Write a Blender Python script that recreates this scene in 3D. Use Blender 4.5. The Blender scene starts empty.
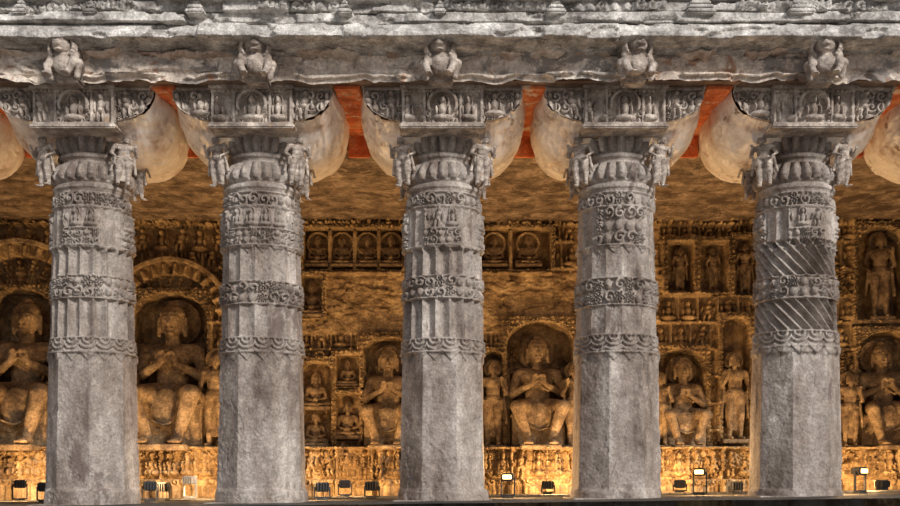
import bpy, bmesh, math, random, time
import numpy as np
from mathutils import Vector, Matrix
T0=time.time()
random.seed(4); rng=np.random.RandomState(7)
scene=bpy.context.scene
D=11.0; F=1100.0; CZ=0.2; HY=480.0
def X_(px,Y): return (px-450.0)*(D+Y)/F
def Z_(py,Y): return CZ+(HY-py)*(D+Y)/F
def fz(x): return 0.012*x
# ---------------- noise / motifs ----------------
TAB=rng.rand(256,256)
def vn(x,y,s=0):
    x=x+s*17.31; y=y+s*9.77
    ix=np.floor(x).astype(int); iy=np.floor(y).astype(int)
    fx=x-ix; fy=y-iy; fx=fx*fx*(3-2*fx); fy=fy*fy*(3-2*fy)
    a=TAB[ix%256,iy%256]; b=TAB[(ix+1)%256,iy%256]; c=TAB[ix%256,(iy+1)%256]; d=TAB[(ix+1)%256,(iy+1)%256]
    return (a*(1-fx)+b*fx)*(1-fy)+(c*(1-fx)+d*fx)*fy
def fbm(x,y,o=4,s=0):
    r=0;a=.5
    for i in range(o):
        r=r+a*(vn(x,y,s+i)-.5); x=x*2.03; y=y*2.03; a*=.5
    return r
def ss(a,b,x):
    t=np.clip((x-a)/(b-a),0,1); return t*t*(3-2*t)
def band(x,a,b,s=1.0): return ss(a-s,a+s,x)*(1-ss(b-s,b+s,x))
def ell(u,v,cx,cy,rx,ry): return np.sqrt(np.clip(1-((u-cx)/rx)**2-((v-cy)/ry)**2,0,1))
def fig(u,v):
    h=1.0*ell(u,v,0,.78,.11,.15)
    h=np.maximum(h,.8*ell(u,v,0,.46,.17,.24))
    h=np.maximum(h,1.0*ell(u,v,0,.15,.44,.15))
    for s in (-1,1): h=np.maximum(h,.75*ell(u+s*.24,v,0,.42,.075,.2))
    r=np.hypot(u,(v-.76)); h=np.maximum(h,.4*np.exp(-((r-.23)/.03)**2))
    return h
def figst(u,v,lean=0):
    u=u-lean*(v-.5)
    h=1.0*ell(u,v,0,.87,.10,.12)
    h=np.maximum(h,.8*ell(u,v,0,.62,.17,.17))
    h=np.maximum(h,.85*ell(u,v,0,.42,.15,.12))
    for s in (-1,1):
        h=np.maximum(h,.75*ell(u,v,s*.10,.2,.075,.24))
        h=np.maximum(h,.65*ell(u,v,s*.25,.56,.065,.2))
    return h
def scroll(u,v,s=0):
    iu=np.floor(u).astype(int); iv=np.floor(v).astype(int)
    a=TAB[(iu+s*13)%256,(iv+s*7)%256]; b=TAB[(iu*3+s+91)%256,(iv*5+s)%256]
    fx=u-iu-.5+(a-.5)*.2; fy=v-iv-.5+(b-.5)*.2
    r=np.hypot(fx,fy); p=np.arctan2(fy,fx)
    d=np.where(a>.5,1,-1)
    sp=ss(.25,.65,.5+.5*np.cos(2*math.pi*2.4*r+d*p+b*6.28))
    ro=ss(.3,.7,.5+.5*np.cos(p*np.where(b>.5,6,8))*np.cos(2*math.pi*2.0*r))
    bl=ell(fx,fy,0,0,.38,.44)
    h=np.where(a<.45,sp,np.where(a<.72,ro,bl))
    return h*ss(.60,.46,r)
def figs_row(u,v,s=0):
    iu=np.floor(u).astype(int); a=TAB[(iu+s*11)%256,s%256]
    fu=u-iu-.5
    return np.where(a<.5,fig(fu*.95,v),figst(fu*.8,v,(a-.75)*.9))
# ---------------- mesh helpers ----------------
def link(o,parent=None):
    scene.collection.objects.link(o)
    if parent: o.parent=parent
    return o
def mesh_obj(name,me,mat,parent=None,smooth=True):
    o=bpy.data.objects.new(name,me)
    if mat and not me.materials: me.materials.append(mat)
    if smooth: me.polygons.foreach_set('use_smooth',np.ones(len(me.polygons),dtype=bool))
    return link(o,parent)
def grid_mesh(name,P,wrap=False,flip=False):
    ny,nx,_=P.shape
    idx=np.arange(ny*nx).reshape(ny,nx)
    if wrap: idx=np.concatenate([idx,idx[:,:1]],1)
    a=idx[:-1,:-1];b=idx[:-1,1:];c=idx[1:,1:];d=idx[1:,:-1]
    f=np.stack([a,d,c,b] if flip else [a,b,c,d],-1).reshape(-1)
    me=bpy.data.meshes.new(name); me.vertices.add(ny*nx); me.vertices.foreach_set('co',P.reshape(-1).astype(np.float32))
    me.loops.add(len(f)); me.loops.foreach_set('vertex_index',f.astype(np.int32))
    me.polygons.add(len(f)//4); me.polygons.foreach_set('loop_start',np.arange(0,len(f),4,dtype=np.int32))
    me.update(calc_edges=True); return me
def box(name,x0,x1,y0,y1,z0,z1,mat,parent=None,bev=0.0):
    bm=bmesh.new(); bmesh.ops.create_cube(bm,size=1)
    for v in bm.verts:
        v.co=Vector(((x0+x1)/2+v.co.x*(x1-x0),(y0+y1)/2+v.co.y*(y1-y0),(z0+z1)/2+v.co.z*(z1-z0)))
    if bev: bmesh.ops.bevel(bm,geom=bm.edges[:],offset=bev,segments=2,affect='EDGES')
    me=bpy.data.meshes.new(name); bm.to_mesh(me); bm.free()
    return mesh_obj(name,me,mat,parent,False)
def empty(name,loc=(0,0,0)):
    o=bpy.data.objects.new(name,None); o.location=loc; o.empty_display_size=.2; return link(o)
# ---------------- materials ----------------
def stone(name,cols,scale=3,bump=.5,rough=.85,stretch=1,fine=45,patch=None,patch_t=.55,con=1.0,patch2=None,spec=.3):
    m=bpy.data.materials.new(name); m.use_nodes=True; nt=m.node_tree; N=nt.nodes; L=nt.links
    b=N['Principled BSDF']; b.inputs['Roughness'].default_value=rough
    b.inputs['Specular IOR Level'].default_value=spec
    tc=N.new('ShaderNodeTexCoord'); mp=N.new('ShaderNodeMapping'); mp.inputs['Scale'].default_value=(1,1,1/stretch)
    oi=N.new('ShaderNodeObjectInfo'); va=N.new('ShaderNodeVectorMath'); va.operation='ADD'
    L.new(tc.outputs['Object'],va.inputs[0]); L.new(oi.outputs['Location'],va.inputs[1])
    L.new(va.outputs[0],mp.inputs['Vector'])
    def noise(sc,det=8,ro=.65,off=None,src=None):
        n=N.new('ShaderNodeTexNoise'); n.inputs['Scale'].default_value=sc; n.inputs['Detail'].default_value=det; n.inputs['Roughness'].default_value=ro
        s=src or va.outputs[0]
        if off:
            mm=N.new('ShaderNodeMapping'); mm.inputs['Location'].default_value=off; L.new(s,mm.inputs['Vector']); s=mm.outputs[0]
        L.new(s,n.inputs['Vector']); return n
    n1=noise(scale,src=mp.outputs[0])
    cr=N.new('ShaderNodeValToRGB'); e=cr.color_ramp.elements
    e[0].position=.32; e[0].color=(*cols[0],1); e[1].position=.68; e[1].color=(*cols[-1],1)
    for i,c in enumerate(cols[1:-1]):
        q=e.new(.32+.36*(i+1)/(len(cols)-1)); q.color=(*c,1)
    L.new(n1.outputs['Fac'],cr.inputs['Fac']); col=cr.outputs['Color']
    def mul(col,n,lo,hi,a=.32,bq=.68):
        r2=N.new('ShaderNodeMapRange'); r2.inputs[1].default_value=a; r2.inputs[2].default_value=bq; r2.inputs[3].default_value=lo; r2.inputs[4].default_value=hi
        L.new(n.outputs['Fac'],r2.inputs[0])
        mx=N.new('ShaderNodeMix'); mx.data_type='RGBA'; mx.blend_type='MULTIPLY'; mx.inputs[0].default_value=1
        L.new(col,mx.inputs[6]); L.new(r2.outputs[0],mx.inputs[7]); return mx.outputs[2]
    n2=noise(fine,6,.75)
    col=mul(col,n2,1-.55*con,1+.5*con)
    n5=noise(fine*.25,5,.6,off=(2,7,1)); col=mul(col,n5,1-.35*con,1+.25*con)
    def patchf(col,pc,t,off,sc,src=None):
        n3=noise(sc,9,.7,off=off,src=src); n3.inputs['Distortion'].default_value=.5
        r3=N.new('ShaderNodeMapRange'); r3.inputs[1].default_value=t; r3.inputs[2].default_value=t+.04; r3.inputs[4].default_value=.85; L.new(n3.outputs['Fac'],r3.inputs[0])
        m3=N.new('ShaderNodeMix'); m3.data_type='RGBA'; L.new(r3.outputs[0],m3.inputs[0]); L.new(col,m3.inputs[6]); m3.inputs[7].default_value=(*pc,1); return m3.outputs[2]
    if patch: col=patchf(col,patch,patch_t,(5,3,9),scale*.7,mp.outputs[0])
    if patch2: col=patchf(col,patch2[0],patch2[1],(1,8,4),scale*1.1)
    L.new(col,b.inputs['Base Color'])
    bp=N.new('ShaderNodeBump'); bp.inputs['Strength'].default_value=bump; bp.inputs['Distance'].default_value=.02
    ad=N.new('ShaderNodeMath'); ad.operation='ADD'
    L.new(n2.outputs['Fac'],ad.inputs[0])
    n4=N.new('ShaderNodeTexVoronoi'); n4.inputs['Scale'].default_value=fine*.6; L.new(va.outputs[0],n4.inputs['Vector'])
    L.new(n4.outputs['Distance'],ad.inputs[1])
    L.new(ad.outputs[0],bp.inputs['Height']); L.new(bp.outputs[0],b.inputs['Normal'])
    return m
M_p=stone('grey_basalt',[(.10,.073,.058),(.25,.205,.175),(.35,.305,.27),(.56,.505,.455)],3.0,.38,stretch=2.8,con=.7,patch=(.14,.105,.09),patch_t=.585)
M_cap=stone('weathered_capital_stone',[(.17,.13,.105),(.39,.33,.285),(.70,.62,.54)],6,.35,patch=(.40,.28,.19),patch_t=.62,con=.75)
M_brk=stone('worn_painted_plaster',[(.42,.28,.21),(.76,.68,.62),(.88,.84,.80),(.90,.88,.85)],3.5,.10,.30,fine=18,patch=(.24,.13,.08),patch_t=.605,con=.3,spec=.5)
M_beam=stone('chipped_lime_plaster',[(.42,.33,.27),(.68,.58,.49),(.84,.76,.67)],3.2,.4,fine=30,patch=(.23,.205,.19),patch_t=.51,con=.7,patch2=((.36,.19,.11),.58))
M_slab=stone('broken_soffit_plaster',[(.28,.17,.12),(.60,.47,.38),(.80,.70,.60)],4,.3,fine=22,con=.6)
M_sof=stone('brown_beam_soffit',[(.14,.08,.05),(.30,.20,.14),(.45,.34,.26)],3,.4,con=.6)
M_corn=stone('cornice_basalt',[(.19,.17,.155),(.48,.455,.425),(.80,.765,.72)],5,.5,stretch=.8,patch=(.15,.13,.115),patch_t=.61,con=.85)
M_red=stone('red_painted_soffit',[(.45,.09,.03),(.68,.18,.06),(.74,.34,.15)],6,.3,patch=(.76,.60,.44),patch_t=.56,con=.6)
M_wall=stone('ochre_carved_rock',[(.12,.075,.04),(.36,.245,.125),(.60,.44,.24)],3.5,.4,fine=35,patch=(.15,.10,.065),patch_t=.575,con=.85)
M_stat=stone('brown_statue_rock',[(.08,.052,.033),(.24,.165,.095),(.43,.31,.18)],5,.35,fine=40,con=.8)
M_ceil=stone('mottled_painted_ceiling',[(.08,.055,.038),(.25,.18,.12),(.44,.34,.25)],4,.4,fine=18,patch=(.09,.06,.04),patch_t=.54,con=.9)
M_floor=stone('worn_floor_stone',[(.03,.028,.026),(.07,.065,.06),(.12,.11,.10)],2,.5)
def plain(name,c,rough=.5,emit=None,metal=0):
    m=bpy.data.materials.new(name); m.use_nodes=True; b=m.node_tree.nodes['Principled BSDF']
    n=m.node_tree.nodes.new('ShaderNodeTexNoise'); n.inputs['Scale'].default_value=30
    r=m.node_tree.nodes.new('ShaderNodeMapRange'); r.inputs[3].default_value=rough-.1; r.inputs[4].default_value=rough+.1
    m.node_tree.links.new(n.outputs['Fac'],r.inputs[0]); m.node_tree.links.new(r.outputs[0],b.inputs['Roughness'])
    b.inputs['Base Color'].default_value=(*c,1); b.inputs['Metallic'].default_value=metal
    if emit: b.inputs['Emission Color'].default_value=(*emit[0],1); b.inputs['Emission Strength'].default_value=emit[1]
    return m
M_metal=plain('lamp_metal',(.03,.03,.032),.6,metal=.2)
M_white=plain('lamp_white_enamel',(.5,.48,.45),.5)
M_glow=plain('lamp_glass_lit',(1,.8,.5),.3,((1,.60,.2),8))
M_glass=plain('lamp_glass_unlit',(.15,.13,.11),.2)
# ---------------- sculpt by union + voxel remesh ----------------
def sphere_into(bm,c,r):
    sm=max(r)<.03
    g=bmesh.ops.create_uvsphere(bm,u_segments=10 if sm else 20,v_segments=7 if sm else 12,radius=1)
    for v in g['verts']: v.co=Vector((c[0]+v.co.x*r[0],c[1]+v.co.y*r[1],c[2]+v.co.z*r[2]))
def cap_into(bm,a,b,ra,rb):
    a=Vector(a);b=Vector(b); d=(b-a); q=d.to_track_quat('Z','Y')
    g=bmesh.ops.create_cone(bm,cap_ends=True,segments=16,radius1=ra,radius2=rb,depth=d.length)
    for v in g['verts']: v.co=q@v.co+(a+b)/2
    sphere_into(bm,a,(ra,)*3); sphere_into(bm,b,(rb,)*3)
def sculpt(name,parts,voxel,mat,smooth=3):
    bm=bmesh.new()
    for p in parts:
        if p[0]=='s': sphere_into(bm,p[1],p[2])
        elif p[0]=='c': cap_into(bm,p[1],p[2],p[3],p[4])
    me=bpy.data.meshes.new(name); bm.to_mesh(me); bm.free()
    o=bpy.data.objects.new('tmp',me); scene.collection.objects.link(o)
    r=o.modifiers.new('r','REMESH'); r.mode='VOXEL'; r.voxel_size=voxel
    s=o.modifiers.new('s','SMOOTH'); s.factor=.5; s.iterations=smooth
    dg=bpy.context.evaluated_depsgraph_get(); dg.update()
    m2=bpy.data.meshes.new_from_object(o.evaluated_get(dg)); m2.name=name
    bpy.data.objects.remove(o); m2.materials.clear(); m2.materials.append(mat)
    m2.polygons.foreach_set('use_smooth',np.ones(len(m2.polygons),dtype=bool))
    return m2
def head_parts(x,y,z,k=1.0):
    P=[('s',(x,y,z),(.102*k,.115*k,.14*k)),('s',(x,y+.025*k,z+.05*k),(.106*k,.108*k,.10*k)),('s',(x,y+.02*k,z+.155*k),(.05*k,.05*k,.05*k)),
       ('c',(x,y-.112*k,z+.02*k),(x,y-.138*k,z-.03*k),.012*k,.022*k),
       ('s',(x,y-.105*k,z-.068*k),(.040*k,.022*k,.014*k)),('s',(x,y-.085*k,z-.11*k),(.04*k,.035*k,.03*k)),
       ('c',(x,y+.01*k,z-.1*k),(x,y+.01*k,z-.24*k),.058*k,.068*k)]
    for s in (-1,1):
        P+=[('s',(x+s*.042*k,y-.10*k,z+.012*k),(.026*k,.018*k,.013*k)),('c',(x+s*.02*k,y-.105*k,z+.042*k),(x+s*.075*k,y-.085*k,z+.036*k),.012*k,.009*k),
            ('c',(x+s*.108*k,y+.01*k,z+.03*k),(x+s*.112*k,y+.0*k,z-.12*k),.022*k,.019*k)]
    for i in range(6):
        t=i/6
        for j in range(-5,6):
            a=j*.28+.14*(i%2)
            P.append(('s',(x+math.sin(a)*.104*k*(1-.4*t),y+.02*k-math.cos(a)*.108*k*(1-.5*t),z+(.075+.075*t)*k),(.0125*k,)*3))
    return P
def torso_parts(z0=0):
    return [('s',(0,0,z0+.09),(.19,.14,.13)),('s',(0,0,z0+.27),(.155,.11,.2)),('s',(0,-.015,z0+.43),(.2,.12,.14)),('c',(-.2,0,z0+.5),(.2,0,z0+.5),.075,.075)]
def hand(P,px,py,pz,dx,dy,dz,sx,k=1.0):
    d=Vector((dx,dy,dz)).normalized(); side=Vector((1,0,0)); 
    if abs(d.x)>.8: side=Vector((0,0,1))
    side=(side-d*side.dot(d)).normalized(); o=Vector((px,py,pz))
    P.append(('c',tuple(o),tuple(o+d*.06*k),.034*k,.034*k))
    for i,l in enumerate((.060,.072,.066,.05)):
        b=o+d*.07*k+side*(i-1.5)*.021*k
        mid=b+d*l*.5*k+Vector((0,-.008*k,0)); P.append(('c',tuple(b),tuple(mid),.0115*k,.0105*k)); P.append(('c',tuple(mid),tuple(mid+d*l*.5*k+Vector((0,-.014*k,0))),.0105*k,.009*k))
    b=o+d*.02*k+side*sx*.03*k; P.append(('c',tuple(b),tuple(b+side*sx*.03*k+d*.045*k+Vector((0,-.015*k,0))),.013*k,.010*k))
P=torso_parts(.46)+head_parts(0,-.02,1.25,1.08)
for s in (-1,1):
    P+=[('c',(s*.235,0,.95),(s*.31,-.06,.69),.068,.056),('c',(s*.31,-.06,.69),(s*.10,-.2,.80),.055,.036)]
    hand(P,s*.075,-.215,.815,-s*.35,-.1,1,-s,.95)
    P+=[('c',(s*.11,-.03,.53),(s*.27,-.42,.50),.115,.088),('c',(s*.27,-.42,.50),(s*.14,-.38,.09),.085,.05),('s',(s*.15,-.46,.045),(.058,.125,.042))]
    for i in range(5): P.append(('s',(s*.15+(i-2)*.023,-.575+abs(i-2+s)*.008,.035),(.013,.025,.016)))
P+=[('s',(0,-.25,.38),(.15,.05,.19)),('c',(-.2,-.33,.28),(0,-.33,.2),.012,.012),('c',(.2,-.33,.28),(0,-.33,.2),.012,.012),('c',(-.20,-.06,.98),(.13,-.13,.72),.014,.014)]
ME_TEACH=sculpt('teaching_buddha_body',P,.0105,M_stat,2)
P=torso_parts(.06)+head_parts(0,-.02,.85,1.1)
for s in (-1,1):
    P+=[('c',(s*.235,0,.55),(s*.30,-.03,.30),.068,.056),('c',(s*.30,-.03,.30),(s*.06,-.22,.21),.052,.038)]
    P+=[('c',(s*.12,-.02,.11),(s*.38,-.17,.09),.11,.075),('c',(s*.38,-.17,.09),(-s*.08,-.30,.08+.03*(s>0)),.07,.045),('s',(-s*.16,-.31,.10),(.09,.045,.035))]
hand(P,-.07,-.25,.20,1,-.1,0,1,.9); hand(P,.07,-.27,.235,-1,-.1,0,1,.9)
P+=[('c',(-.20,-.06,.58),(.13,-.13,.32),.014,.014)]
ME_CROSS=sculpt('meditating_buddha_body',P,.0145,M_stat,2)
P=torso_parts(.92)+head_parts(.02,-.02,1.66,.92)
P+=[('c',(-.235,0,1.41),(-.31,.02,1.14),.062,.05),('c',(-.31,.02,1.14),(-.26,-.16,1.0),.048,.034),('c',(.235,0,1.41),(.30,-.02,1.13),.062,.05),('c',(.30,-.02,1.13),(.22,-.18,1.33),.048,.034)]
hand(P,-.25,-.19,.97,0,-.1,-1,1,.9); hand(P,.215,-.2,1.36,0,-.1,1,-1,.9)
for s in (-1,1):
    P+=[('c',(s*.1,0,.96),(s*.12,-.03,.52),.115,.08),('c',(s*.12,-.03,.52),(s*.12,0,.09),.078,.048),('s',(s*.13,-.08,.04),(.05,.12,.04))]
P+=[('s',(0,.02,.6),(.22,.05,.42)),('c',(-.25,-.02,1.02),(-.3,.02,.5),.03,.04),('c',(.24,-.0,1.1),(.3,.02,.5),.03,.04),('c',(-.18,-.1,.98),(.18,-.1,.98),.025,.025)]
ME_STAND=sculpt('standing_figure_body',P,.0155,M_stat,2)
ME_STANDG=ME_STAND.copy(); ME_STANDG.materials.clear(); ME_STANDG.materials.append(M_cap)
P=[('s',(0,.05,.20),(.13,.13,.15)),('s',(0,-.04,.17),(.11,.08,.12)),('s',(0,-.07,.36),(.095,.10,.09)),('s',(0,.0,.37),(.135,.09,.125)),('s',(0,-.155,.345),(.05,.05,.03)),('s',(0,-.145,.285),(.042,.035,.014)),('s',(0,-.195,.36),(.022,.018,.014))]
for s in (-1,1):
    P+=[('s',(s*.045,-.150,.395),(.022,.018,.018)),('s',(s*.11,-.01,.47),(.03,.022,.04)),('c',(s*.12,-.02,.26),(s*.14,-.11,.12),.048,.04),('c',(s*.14,-.11,.12),(s*.10,-.14,.02),.038,.032),('s',(s*.10,-.17,.02),(.038,.055,.022)),
        ('c',(s*.12,.05,.12),(s*.17,-.04,.16),.06,.05),('c',(s*.17,-.04,.16),(s*.15,-.03,.02),.045,.032),('c',(s*.05,-.165,.425),(s*.1,-.12,.435),.014,.01)]
    for i in range(7): P.append(('c',(s*(.10+.035*math.sin(i*.6)),-.085,.25+i*.033),(s*(.125+.035*math.sin(i*.6)),-.05,.235+i*.033),.018,.013))
    for i in range(3): P.append(('s',(s*(.08+i*.018),-.22,.018),(.010,.018,.012)))
ME_LION=sculpt('crouching_lion_body',P,.007,M_cap,1)
def inst(name,me,loc,sc,parent=None,rz=0,flip=False,ry=0,wide=1.):
    o=bpy.data.objects.new(name,me); o.location=loc; o.scale=((-sc if flip else sc)*wide,sc*wide,sc); o.rotation_euler=(0,ry,rz); return link(o,parent)
# ---------------- pillars ----------------
prof_y=[128,131,134,140,146,149,151,154,157,160,166,172,177,180,183,187,190,192,215,245,275,298,338,350,354,420,488,492,500,506]
prof_r=[.36,.36,.355,.35,.325,.305,.315,.31,.295,.325,.375,.395,.37,.34,.36,.365,.35,.365,.375,.385,.395,.40,.405,.415,.405,.42,.435,.455,.46,.46]
def pillar_mesh(name,v):
    py=np.arange(128,507,.75); th=np.concatenate([np.linspace(-math.pi,0,320,endpoint=False),np.linspace(0,math.pi,90,endpoint=False)])
    T,Y=np.meshgrid(th,py); s=v['seed']
    R=np.interp(Y,prof_y,prof_r)
    Zz=CZ+(HY-Y)/103.8
    U=(T+math.pi/2)*.4
    U=np.where(U>math.pi*.4,U-2*math.pi*.4,U)
    fo=v.get('fo',0.)
    loc=np.mod(T+fo+math.pi/2+math.pi/8,math.pi/4)-math.pi/8
    octm=ss(351,354,Y)*(1-ss(489,491,Y))
    R=R*(1+octm*(.955/np.cos(loc)-1))
    nf=v['nf']; tw=v['tw']*(Zz-2.0)
    fm=band(Y,v['f1'][0],v['f1'][1])+band(Y,v['f2'][0],v['f2'][1])
    R-=v['fd']*fm*np.abs(np.sin(nf/2*(T+tw)))
    rb=band(Y,159,177,1.0)+band(Y,133,148,1.0)
    R+=.060*rb*(np.abs(np.sin(11*T))-.6)
    R+=.02*band(Y,149.5,154,.6)+.02*band(Y,180.5,186,.6)
    def bb(a,b,cell,amp,ph=0,mask=1.):
        nonlocal R
        k=round(2*math.pi*.4/cell)/(2*math.pi*.4)
        H=(b-a)/103.8; rows=max(1,round(H/cell)); vv=(Y-a)/(b-a)*rows
        R=R+mask*band(Y,a,b,.8)*(amp*scroll((U+5)*k,vv,s+ph)-amp*.55)
        R=R+.014*(band(Y,a-1.8,a,.4)+band(Y,b,b+1.8,.4))*mask
    if v.get('wide_panel'):
        bb(191,203,.105,.04)
        q=np.abs(U); pan=ss(.26,.25,q)
        bb(206,243,.11,.045,2,pan); R+=.014*pan*band(Y,205,244,.5)
        R-=(1-pan)*band(Y,206,243,.8)*.014*np.abs(np.sin(8*T))
    else:
        bb(191,203,.105,.045)
        q=np.abs(np.mod(U+.157*2,.628)-.314); pan=ss(.19,.18,q) if v.get('panel',1) else np.ones_like(U)
        k=round(2*math.pi*.4/.15)/(2*math.pi*.4)
        R+=pan*(band(Y,206,226,.8)*(.055*figs_row((U+5)*k,(226-Y)/20,s+3)-.02)+.014*band(Y,205,244,.5))
        bb(228,243,.08,.038,5,pan)
        R-=(1-pan)*band(Y,206,243,.8)*.018*np.abs(np.sin(12*T))
    bb(v['b2'][0],v['b2'][1],.105,.045,9)
    a,b=v['b3']; cu=np.mod(U,.157)-.0785; dr=(Y-a)/103.8
    R+=band(Y,a,b,.8)*(.026*ss(.3,.7,.5+.5*np.cos(2*math.pi*np.hypot(cu,dr)/.045))-.013)+.014*(band(Y,a-2,a,.4)+band(Y,b,b+1.5,.4))
    for yb,hh in ((v['b3'][1]+1,9),(244,8)):
        t=(Y-yb)/hh; tri=1-np.abs(np.mod(U*2/.157,2)-1)
        R+=.016*((t>0)&(t<1)&(tri>t))
    lo=(ss(185,195,Y)*.7+.3)*(1-.45*octm)*(1-.5*np.clip(fm,0,1))
    R+=lo*(.014*fbm(U*5+10,Zz*4,4,s)+.012*fbm(U*22+3,Zz*22,3,s+4))
    er=ss(.13,.17,fbm(U*2.4+4,Zz*1.8,5,s+8)); R-=.013*er*(Y>188)*lo
    er=ss(.14,.18,fbm(U*7+4,Zz*6,4,s+18)); R-=.009*er*(Y>188)*lo
    return grid_mesh(name,np.stack([R*np.cos(T),R*np.sin(T),Zz],-1),wrap=True,flip=True)
def abacus_mesh(seed):
    W,H=.39,.375; z0=3.56
    nx,nz=240,120
    u=np.linspace(-1,1,nx); w=np.linspace(0,1,nz); U,V=np.meshgrid(u,w)
    xm=U*W; zm=z0+V*H
    fr=(band(V,-.1,.09,.008)+band(V,.92,1.1,.008))*.05
    bead=.02*ss(.2,.6,np.abs(np.sin(U*30)))*(band(V,.84,.91,.01))+.03*band(V,.84,.91,.01)
    pil=sum(.05*band(U,c-.035,c+.035,.006) for c in (-.95,-.44,.44,.95))
    r=np.hypot(U*W,(zm-(z0+.20)))
    arch_=.065*band(r,.118,.148,.003)*(zm>z0+.15)
    f=.095*fig(U*W/.25,(V-.09)/.72)*(V>.09)
    sd=.09*figs_row((U+seed)*2.05,(V-.09)/.72,seed+2)*(np.abs(U)>.48)*(np.abs(U)<.91)*band(V,.09,.84,.01)
    scr=.045*scroll(U*7+seed,V*4.5,seed)*(np.abs(U)<.42)*(r>.15)
    h=np.maximum.reduce([fr,bead,pil,arch_,f,sd,scr])+.010*fbm(U*8,V*6,4,seed)
    return grid_mesh('abacus_relief',np.stack([xm,-.535-h,zm],-1))
def bracket_mesh(seed):
    secs=np.linspace(0,1,80); ang=np.linspace(0,math.pi/2,90)
    S,A=np.meshgrid(secs,ang,indexing='ij')
    yv=-.50+S*1.4
    zt=3.93
    zb=3.60-.25*ss(0,.45,S)+.06*ss(.6,1,S); xo=.76+.055*ss(0,.4,S)-.05*ss(.7,1,S)
    e=.78
    x=.18+(xo-.18)*np.sin(A)**e; z=zt-(zt-zb)*np.cos(A)**e
    rid=.012*np.abs(np.sin(A*1.5+S*7))*ss(0,.1,S)
    x+=rid*np.sin(A)+.02*fbm(S*6+3,A*5,3,seed+4); z-=rid*np.cos(A)+.05*fbm(S*6,A*5,3,seed)
    ch=ss(.13,.16,fbm(S*5+9,A*4,5,seed+9)); x-=.015*ch*np.sin(A); z+=.015*ch*np.cos(A)
    return grid_mesh('bracket_belly',np.stack([x,yv,z],-1))
def bracket_face(seed):
    nx,nz=130,130
    a=np.linspace(0,1,nx); w=np.linspace(0,1,nz); U,V=np.meshgrid(a,w)
    zt,zb=3.93,3.60
    t=V
    xo=.18+.58*np.clip(1-(1-t)**(2/.78),0,1)**(.78/2)
    xo=np.maximum(xo,.40)+.015*fbm(V*9,V*0,3,seed)
    x=.385+U*(xo-.385); z=zb+V*(zt-zb)
    h=np.maximum(.10*figs_row((x-.385)*4.6+seed,(V-.14)/.78,seed)*(V>.12),.05*scroll(x*10+seed,z*10,seed+1))
    h=np.maximum(h,.05*(band(V,.92,1.1,.008)+ss(.93,.96,U)))+.014*fbm(x*12,z*12,3,seed)
    return grid_mesh('bracket_relief',np.stack([x,-.50-h,z],-1))
BR=[bracket_mesh(i) for i in range(3)]; BF=[bracket_face(i+3) for i in range(3)]; 
for m in BR: m.materials.append(M_brk)
for m in BF: m.materials.append(M_cap)
variants=[dict(seed=1,nf=20,tw=0,fd=.055,f1=(247,274),f2=(298,336),b2=(275,296),b3=(338,350),fo=.15),
 dict(seed=7,nf=16,tw=0,fd=.034,f1=(247,280),f2=(304,336),b2=(281,302),b3=(338,350),panel=0),
 dict(seed=12,nf=18,tw=0,fd=.065,f1=(247,274),f2=(298,337),b2=(275,296),b3=(339,350),fo=.08),
 dict(seed=21,nf=16,tw=0,fd=.018,f1=(247,276),f2=(305,333),b2=(278,303),b3=(335,350),fo=-.1,wide_panel=1),
 dict(seed=33,nf=22,tw=2.4,fd=.070,f1=(238,274),f2=(298,329),b2=(275,296),b3=(331,344),fo=-.05)]
PM=[pillar_mesh('pillar_shaft_and_capital',v) for v in variants]
for m in PM: m.materials.append(M_p)
cols=[(-85,1),(93,0),(262,1),(443,2),(616,3),(795,4),(972,2)]
lionpx=[-122,65,255,441,636,826,1010]
corn=empty('rock_cut_cornice'); arch=empty('architrave_beam')
for i,(px,vi) in enumerate(cols):
    x=X_(px,0); E=empty('carved_stone_pillar',(x,0,0))
    mesh_obj('shaft_and_capital',PM[vi],None,E)
    am=abacus_mesh(i+2); am.materials.append(M_cap); mesh_obj('abacus_relief',am,None,E)
    box('abacus_block',-.39,.39,-.54,.57,3.56,3.93,M_cap,E,.01)
    box('abacus_slab',-.41,.41,-.61,.58,3.53,3.575,M_cap,E,.012)
    box('abacus_fillet',-.405,.405,-.63,-.5,3.90,3.935,M_cap,E,.008)
    for s in (1,-1):
        o=mesh_obj('bracket_belly',BR[(i+(s>0))%3],None,E); o.scale=(s,1,1)
        o=mesh_obj('bracket_relief',BF[(i*2+(s>0))%3],None,E); o.scale=(s,1,1)
        inst('corner_figure',ME_STANDG,(s*.375,-.27,3.06),.275,E,rz=s*.5,flip=s<0,ry=s*.06,wide=1.45)
        inst('corner_figure',ME_STANDG,(s*.375,.27,3.06),.275,E,rz=math.pi-s*.5,flip=s<0,ry=s*.06,wide=1.45)
    box('plinth',-.50,.50,-.50,.50,fz(x)-.12,fz(x)+.005,M_p,E,.02)
    lx=X_(lionpx[i],-.95)
    inst('crouching_lion_statue',ME_LION,(lx,-.94,3.855),.83,rz=(.25,-.2,.1,-.12,.2,-.3,.1)[i],wide=1.08)
    box('lion_backing_block',lx-.11,lx+.11,-.90,-.70,3.86,4.19,M_cap,corn,.02)
    if i<len(cols)-1:
        mx_=(x+X_(cols[i+1][0],0))/2
        box('red_painted_cross_rib',mx_-.12,mx_+.12,-.60,.92,3.90,3.94,M_red,arch,.01)
        box('red_painted_end_panel',mx_-.12,mx_+.12,.84,.90,3.68,3.93,M_red,arch,.01)
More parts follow.
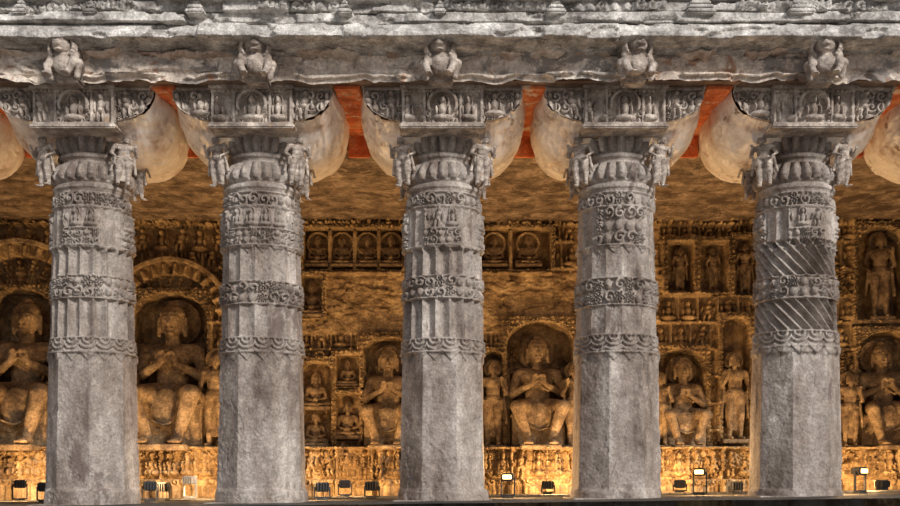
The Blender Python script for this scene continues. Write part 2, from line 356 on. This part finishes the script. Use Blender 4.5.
# ---------------- entablature ----------------
xs=np.arange(-8.5,8.5,.016)
def sweep(name,prof,mat,amp=.03,seed=0,step=.011):
    pr=[]; 
    for (a,b) in zip(prof[:-1],prof[1:]):
        n=max(2,int(math.hypot(b[0]-a[0],b[1]-a[1])/step))
        for t in np.linspace(0,1,n,endpoint=False): pr.append((a[0]+(b[0]-a[0])*t,a[1]+(b[1]-a[1])*t))
    pr.append(prof[-1]); pr=np.array(pr)
    sl=np.arange(len(pr))*step
    Xg,S=np.meshgrid(xs,sl); Yg=np.repeat(pr[:,:1],len(xs),1); Zg=np.repeat(pr[:,1:],len(xs),1)
    n=amp*fbm(Xg*3+20,S*9+seed,5,seed)
    crs=(Zg>4.335).astype(int)+(Zg>4.437)+(Zg>4.53)
    for c_,L in ((0,1.9),(1,.93),(2,.61),(3,1.3)):
        bi=np.floor((Xg+c_*.37)/L+.35*vn(Xg*.7,Xg*0,c_)).astype(int)
        st=(TAB[bi%256,c_*9]-.5)
        Yg=Yg+np.where(crs==c_,st*.09,0); Zg=Zg+np.where(crs==c_,st*.02,0)
    chipm=ss(.10,.13,fbm(Xg*3.3+3,S*6,5,seed+5))
    Yg=Yg-n+.045*chipm; Zg=Zg+n*.5
    cv=band(Zg,4.44,4.54,.004)*(vn(Xg*1.1,Xg*0,5)>.35)
    Yg=Yg-cv*.04*scroll(Xg*9,(Zg-4.44)*9,4)
    return grid_mesh(name,np.stack([Xg,Yg,Zg],-1))
cm=sweep('cornice_mouldings',[(-.7,4.15),(-1.06,4.175),(-1.13,4.185),(-1.13,4.22),(-1.05,4.325),(-.93,4.33),(-.93,4.345),(-1.06,4.35),(-1.05,4.43),(-.98,4.435),(-.98,4.445),(-1.05,4.45),(-1.04,4.53),(-1.14,4.55),(-1.1,4.7),(-1.0,4.72),(-1.02,5.3),(-1.1,5.32),(-1.1,5.5),(-.6,5.55)],M_corn,.035,seed=3)
mesh_obj('cornice_mouldings',cm,M_corn,corn)
for px in (22,92,196,345,440,556,700,800):
    x=X_(px,-1.05); w=random.uniform(.05,.14)
    for k in range(3): box('cornice_step_block',x-w+k*.02,x+w-k*.02,-1.13+k*.02,-.98,4.40+k*.045,4.44+k*.045,M_corn,corn,.012)
bx,bz=np.meshgrid(xs,np.linspace(3.89,4.20,60))
chip=fbm(bx*1.8+7,bz*6,6,2)
low=ss(3.99,3.93,bz)
by=-.74-.04*ss(-.01,.004,chip)-.025*ss(.03,.036,fbm(bx*3,bz*7,5,11))+.03*fbm(bx*4,bz*5,5,6)-.05*band(bz,3.925,3.965,.006)*ss(-.08,-.03,fbm(bx*2.2,bx*0,4,15))
bz2=bz+low*.10*(fbm(bx*5,bx*0,5,3)+.2)
mesh_obj('beam_face',grid_mesh('beam_face',np.stack([bx,by,bz2],-1)),M_beam,arch)
box('beam_core',-8.5,8.5,-.70,.95,3.935,5.4,M_sof,arch)
for px,w in ((158,.80),(345,.62),(548,.72),(735,.62),(-20,.6),(915,.5)):
    x=X_(px,-.8); n=160
    uu,vv=np.meshgrid(np.linspace(-1,1,n),np.linspace(0,1,30))
    rag=.22*fbm(uu*6+px,uu*0,6,1)
    X3=x+uu*w; Y3=-.70-(.18+rag)*np.sin(vv*math.pi)**.35*(1-np.abs(uu)**8); Z3=4.18-.05*vv*(1+4*fbm(uu*4,uu*0,5,int(px)%7))+.03*fbm(uu*9,vv*3,5,int(px)%9)
    mesh_obj('broken_soffit_slab',grid_mesh('slab',np.stack([X3,Y3,Z3],-1)),M_slab,arch)
# ---------------- room shell ----------------
cx,cy=np.meshgrid(np.arange(-8.5,8.6,.04),np.arange(.9,4.9,.04))
cz=3.79+.08*fbm(cx*1.6,cy*1.6,5,1)-.012*ss(.03,.05,fbm(cx*2.2,cy*2.2,4,7))
mesh_obj('ceiling',grid_mesh('ceiling',np.stack([cx,cy,cz],-1)),M_ceil)
box('roof_rock_mass',-8.6,8.6,.95,5.3,3.93,5.4,M_corn)
box('ceiling_front_drop',-8.5,8.5,.88,.98,3.76,3.95,M_ceil)
box('wall_left',-8.6,-8.3,-1.0,5.2,-.3,4.6,M_wall)
box('wall_right',8.3,8.6,-1.0,5.2,-.3,4.6,M_wall)
box('wall_back_rock',-8.6,8.6,4.95,5.3,-.3,3.9,M_wall)
gx,gy=np.meshgrid(np.arange(-8.5,8.6,.1),np.arange(-1.6,4.9,.1))
mesh_obj('floor',grid_mesh('floor',np.stack([gx,gy,fz(gx)+.012*fbm(gx*2,gy*2,4,2)],-1)),M_floor)
box('trim_platform_edge',-8.5,8.5,-1.75,-1.55,-.7,-.11,M_floor)
gx,gy=np.meshgrid(np.linspace(-30,30,80),np.linspace(-30,-1.6,60))
mesh_obj('ground',grid_mesh('ground',np.stack([gx,gy,-.7+.05*fbm(gx,gy,4,3)],-1)),stone('courtyard_ground',[(.2,.17,.14),(.3,.26,.22),(.4,.36,.3)],1,.4))
# ---------------- carved back wall ----------------
YW=4.3
u=np.arange(-150,1055,.75); v=np.arange(218,487,.75); U,V=np.meshgrid(u,v)
h=.05*fbm(U/40,V/40,5,1)
dense=np.clip(1-band(U,300,573,3)*band(V,271,335,3)-band(U,573,660,3)*band(V,225,300,3),0,1)
row=np.floor(V/27).astype(int); fv=1-(V/27-row); off=TAB[row%256,3]*20
colw=20
pf=np.abs(np.mod((U+off)/colw,1)-.5)
fc=.20*figs_row((U+off)/colw,(fv-.12)/.82,4)*(fv>.12)+.13*band(fv,0,.12,.02)+.10*(pf>.44)-.05
selm=vn(np.floor((U+off)/60)*3.3,row*2.7,8)>.3
h+=dense*np.where(selm,fc,.12*scroll(U/13,V/13,4)+.06*scroll(U/6.5,V/6.5,9))-.06*dense
h+=(1-dense)*(.08*np.abs(fbm(U/14,V/6,5,3))*1.5-.04*ss(.03,.05,fbm(U/30,V/20,5,12)))
h+=.12*band(V,219,226,1)+.09*band(V,271,275,1)*(U>300)*(U<402)+.09*band(V,271,275,1)*(U>482)*(U<552)
h=np.where((V>228)&(V<252)&(U<222),.18*figs_row(U/19,(252-V)/24,5)-.08,h)
for cxp,cyp,Rr in ((22,318,74),(172,322,60),(-120,318,70)):
    r=np.hypot(U-cxp,V-cyp); ph=np.arctan2(V-cyp,U-cxp); up=(V<cyp-6)&(V>228)
    h=np.where((band(r,Rr-13,Rr,1)*up)>.5,.12+.09*np.cos(ph*30)*ss(0,5,Rr-r),h)
    h=np.where((band(r,Rr-32,Rr-14,1)*up)>.5,-.10+.16*figs_row(ph*4,(r-Rr+32)/18,2),h)
    h=np.where((band(r,Rr-2,Rr+3,1)*up)>.5,.21,h)
niches=[(-10,54,290,447,.44),(133,208,294,447,.44),(300,332,362,445,.3),(362,415,338,446,.44),(482,503,352,445,.3),(507,573,322,446,.50),(655,704,350,446,.44),(722,748,318,440,.34),(857,915,332,446,.44),(945,1020,300,446,.4),(-120,-50,300,446,.4),
 (667,692,243,293,.24),(700,726,243,293,.24),(734,757,238,296,.22),(856,905,228,320,.36),(337,359,356,387,.22),(337,359,395,441,.22),(303,322,277,318,.2),(305,402,230,270,.22),(482,550,230,270,.22)]
for (a,b,c,d,dep) in niches:
    fr=band(U,a-5,b+5,.6)*band(V,c-5,d+1,.6); ins=band(U,a,b,.8)*band(V,c,d,.8)
    h=np.where(fr>.5,.08+.07*scroll(U/5,V/5,7),h)
    if d-c>60:
        w=(b-a)/2; rr=np.hypot((U-(a+b)/2)/w,(V-(c+w*.7))/(w*.7)); ins=ins*np.where(V<c+w*.7,(rr<1),1)
    inner=.10*figs_row((U-a)/12,((d-V)%34)/34,5)*((U<a+11)|(U>b-11))*(b-a>45)*(V>c+25)
    h=h*(1-ins)+ins*(-dep+.05*fbm(U/9,V/9,3,2)+inner)
for cxp in (318,342,367,391,494,528):
    r=np.hypot(U-cxp,V-243); h=np.where((r<11),-.14,h); h=np.where(np.abs(r-11)<1.2,-.03,h)
for cxp in (330,355,379,511):
    h=np.where((np.abs(U-cxp)<2)&(V>230)&(V<270),.05,h)
dd=ss(446,448,V); pd=np.abs(np.mod(U/34,1)-.5)
low_=.18*figs_row(U/17,(477-V)/26,3)*(V>451)*(V<478)+.06*scroll(U/9,V/9,6)+.14*(pd>.47)
h=h*(1-dd)+dd*(.40+low_+.16*band(V,446,450,.6)+.14*(V>479)+.05*fbm(U/8,V/8,4,5)-.12*(fbm(U/50,V/50,3,9)>.06))
wall=np.stack([X_(U,YW),YW-h,Z_(V,YW)],-1)
wall[-1,:,2]=-.2
mesh_obj('wall_back',grid_mesh('wall_back',wall),M_wall)
# ---------------- statues ----------------
def throne(E,sc):
    box('throne_seat',-.34*sc,.34*sc,-.22*sc,.30*sc,0,.42*sc,M_stat,E,.02)
    box('throne_cushion',-.36*sc,.36*sc,-.25*sc,.30*sc,.36*sc,.43*sc,M_stat,E,.02)
    box('foot_block',-.26*sc,.26*sc,-.62*sc,-.2*sc,-.05*sc,.01,M_stat,E,.012)
    for s in (-1,1):
        box('throne_post',s*.40*sc-.045*sc,s*.40*sc+.045*sc,.12*sc,.30*sc,0,1.05*sc,M_stat,E,.015)
    box('throne_crossbar',-.47*sc,.47*sc,.14*sc,.30*sc,.98*sc,1.06*sc,M_stat,E,.015)
def halo(E,z,r,y):
    a=np.linspace(0,2*math.pi,64,endpoint=False); rr=np.array([0.001,.75,.8,.86,.92,.97,1.0,1.0])*r; dy=np.array([0,0,-.02,0,0,-.025,-.015,.08])
    A,Rr=np.meshgrid(a,rr); DY=np.repeat(dy[:,None],64,1)-.008*(np.cos(A*20))*((Rr>.8*r)&(Rr<.95*r))
    mesh_obj('halo',grid_mesh('halo',np.stack([Rr*np.cos(A),y+DY,z+Rr*np.sin(A)],-1),wrap=True),M_stat,E)
def teach(px,top,base,Y=4.28,name='seated_teaching_buddha_statue'):
    Z0=Z_(base,Y-.4); sc=(Z_(top,Y)-Z0)/1.49
    E=empty(name,(X_(px,Y-.1),Y,Z0))
    inst('body',ME_TEACH,(0,0,0),sc,E,wide=1.08); throne(E,sc); halo(E,1.27*sc,.24*sc,.2*sc)
def stand(px,top,base,Y=4.3,flip=False,name='standing_attendant_statue'):
    Z0=Z_(base,Y); sc=(Z_(top,Y)-Z0)/1.86
    E=empty(name,(X_(px,Y),Y,Z0)); inst('body',ME_STAND,(0,0,0),sc,E,flip=flip,rz=.15*(1 if flip else -1)); halo(E,1.68*sc,.2*sc,.12*sc)
    box('lotus_base',-.28*sc,.28*sc,-.18*sc,.15*sc,-.07*sc,.01,M_stat,E,.01)
def cross(px,top,base,Y=4.36,name='meditating_buddha_statue'):
    Z0=Z_(base,Y); sc=(Z_(top,Y)-Z0)/1.06
    E=empty(name,(X_(px,Y),Y,Z0)); inst('body',ME_CROSS,(0,0,0),sc,E)
    box('lotus_base',-.46*sc,.46*sc,-.36*sc,.15*sc,-.07*sc,.03*sc,M_stat,E,.01)
teach(25,296,446); teach(171,299,446); teach(388,345,446); teach(538,334,446); teach(684,356,446); teach(884,340,446); teach(982,310,446); teach(-85,310,446)
stand(880,232,318,4.34,name='standing_buddha_statue'); stand(680,247,292,4.38,name='standing_buddha_statue'); stand(713,247,292,4.38,True,name='standing_buddha_statue'); stand(745,242,295,4.38,name='standing_buddha_statue')
stand(215,350,447,3.95); stand(122,352,447,3.95,True); stand(493,360,446,4.2); stand(735,352,440,4.2,True); stand(660,372,446,4.0); stand(575,362,446,4.0,True); stand(57,365,446,3.95); stand(850,372,446,4.0)
for px in (318,342,367,391,494,528): cross(px,235,266)
cross(312,281,316); cross(348,360,385); cross(316,372,408); cross(348,400,437); cross(316,412,444)
for px in (590,640): cross(px,372,402)
# ---------------- floodlights ----------------
def lamp(px,py,Y,lit,power=0,white=False,size=.85,face=False):
    x=X_(px,Y); z0=fz(x)+.005; zc=max(Z_(py,Y),z0+.08)
    E=empty('floor_floodlight',(x,Y,z0)); E.rotation_euler=(0,0,(math.pi if face else 0)+random.uniform(-.5,.5))
    m=M_white if white else M_metal; w=.085*size; hh=.06*size; zz=zc-z0
    box('base_plate',-.06,.06,-.05,.05,0,.02,m,E,.005)
    box('yoke_bar',-w-.015,w+.015,-.015,.015,.02,.035,m,E,.003)
    for s in (-1,1): box('yoke_arm',s*(w+.01)-.006,s*(w+.01)+.006,-.015,.015,.02,zz,m,E,.002)
    box('housing',-w,w,-.05,.06,zz-hh,zz+hh,m,E,.012)
    gw=w*(.75 if face else .85); gh=hh*(.5 if face else .8)
    box('lens',-gw,gw,.058,.066,zz-gh,zz+gh,M_glow if lit else M_glass,E,.002)
    for k in range(5): box('cooling_fin',-w*.8+k*w*.4-.004,-w*.8+k*w*.4+.004,-.075,-.045,zz-hh*.8,zz+hh*.8,m,E)
    if lit:
        l=bpy.data.lights.new('flood_light','POINT'); l.energy=power; l.color=(1,.60,.26); l.shadow_soft_size=.04
        lo=bpy.data.objects.new('light_source',l); lo.location=(0,(-.14 if face else .16),zz+.05); link(lo,E)
for a in [(20,484,2.7,1,95),(190,480,2.6,1,100,True),(345,484,2.8,1,72),(508,477,.45,1,50,False,.7,True),(548,485,2.9,1,90),(700,472,.7,1,62,False,.7,True),(680,484,2.9,1,72),(860,471,.5,1,60,False,.7,True),(882,484,2.8,1,90),(150,486,.9,1,34),(322,487,.6,1,26),(163,487,1.2,0,0),(372,486,1.0,0,0),(45,487,1.1,0,0),(735,486,1.1,0,0)]:  # the two dimmest lit floodlights are added for warm rim light on left pillars
    lamp(*a)
# ---------------- lighting ----------------
w=bpy.data.worlds.new('sky'); scene.world=w; w.use_nodes=True; nt=w.node_tree; L=nt.links
bg=nt.nodes['Background']; bg.inputs[1].default_value=.72
tc=nt.nodes.new('ShaderNodeTexCoord'); sx=nt.nodes.new('ShaderNodeSeparateXYZ'); L.new(tc.outputs['Generated'],sx.inputs[0])
ad=nt.nodes.new('ShaderNodeMath'); ad.operation='MULTIPLY_ADD'; ad.inputs[1].default_value=-.8; L.new(sx.outputs['Y'],ad.inputs[0]); L.new(sx.outputs['Z'],ad.inputs[2])
cr=nt.nodes.new('ShaderNodeValToRGB'); e=cr.color_ramp.elements; e[0].position=.0; e[0].color=(.10,.10,.10,1); e[1].position=1.0; e[1].color=(.99,1.0,1.06,1)
L.new(ad.outputs[0],cr.inputs[0]); L.new(cr.outputs[0],bg.inputs[0])
sl=bpy.data.lights.new('sun','SUN'); sl.energy=3.4; sl.angle=math.radians(9); sl.color=(1,.95,.89)
so=bpy.data.objects.new('sun',sl); link(so); so.rotation_euler=Vector((-.75,1,-.60)).to_track_quat('-Z','Y').to_euler()
# ---------------- camera ----------------
c=bpy.data.cameras.new('camera'); c.sensor_width=36; c.lens=36*F/900; c.shift_y=(HY-253)/900
co=bpy.data.objects.new('camera',c); link(co); co.location=(0,-D,CZ); co.rotation_euler=(math.radians(90),0,0); scene.camera=co
scene.view_settings.view_transform='Standard'
print('done',time.time()-T0)
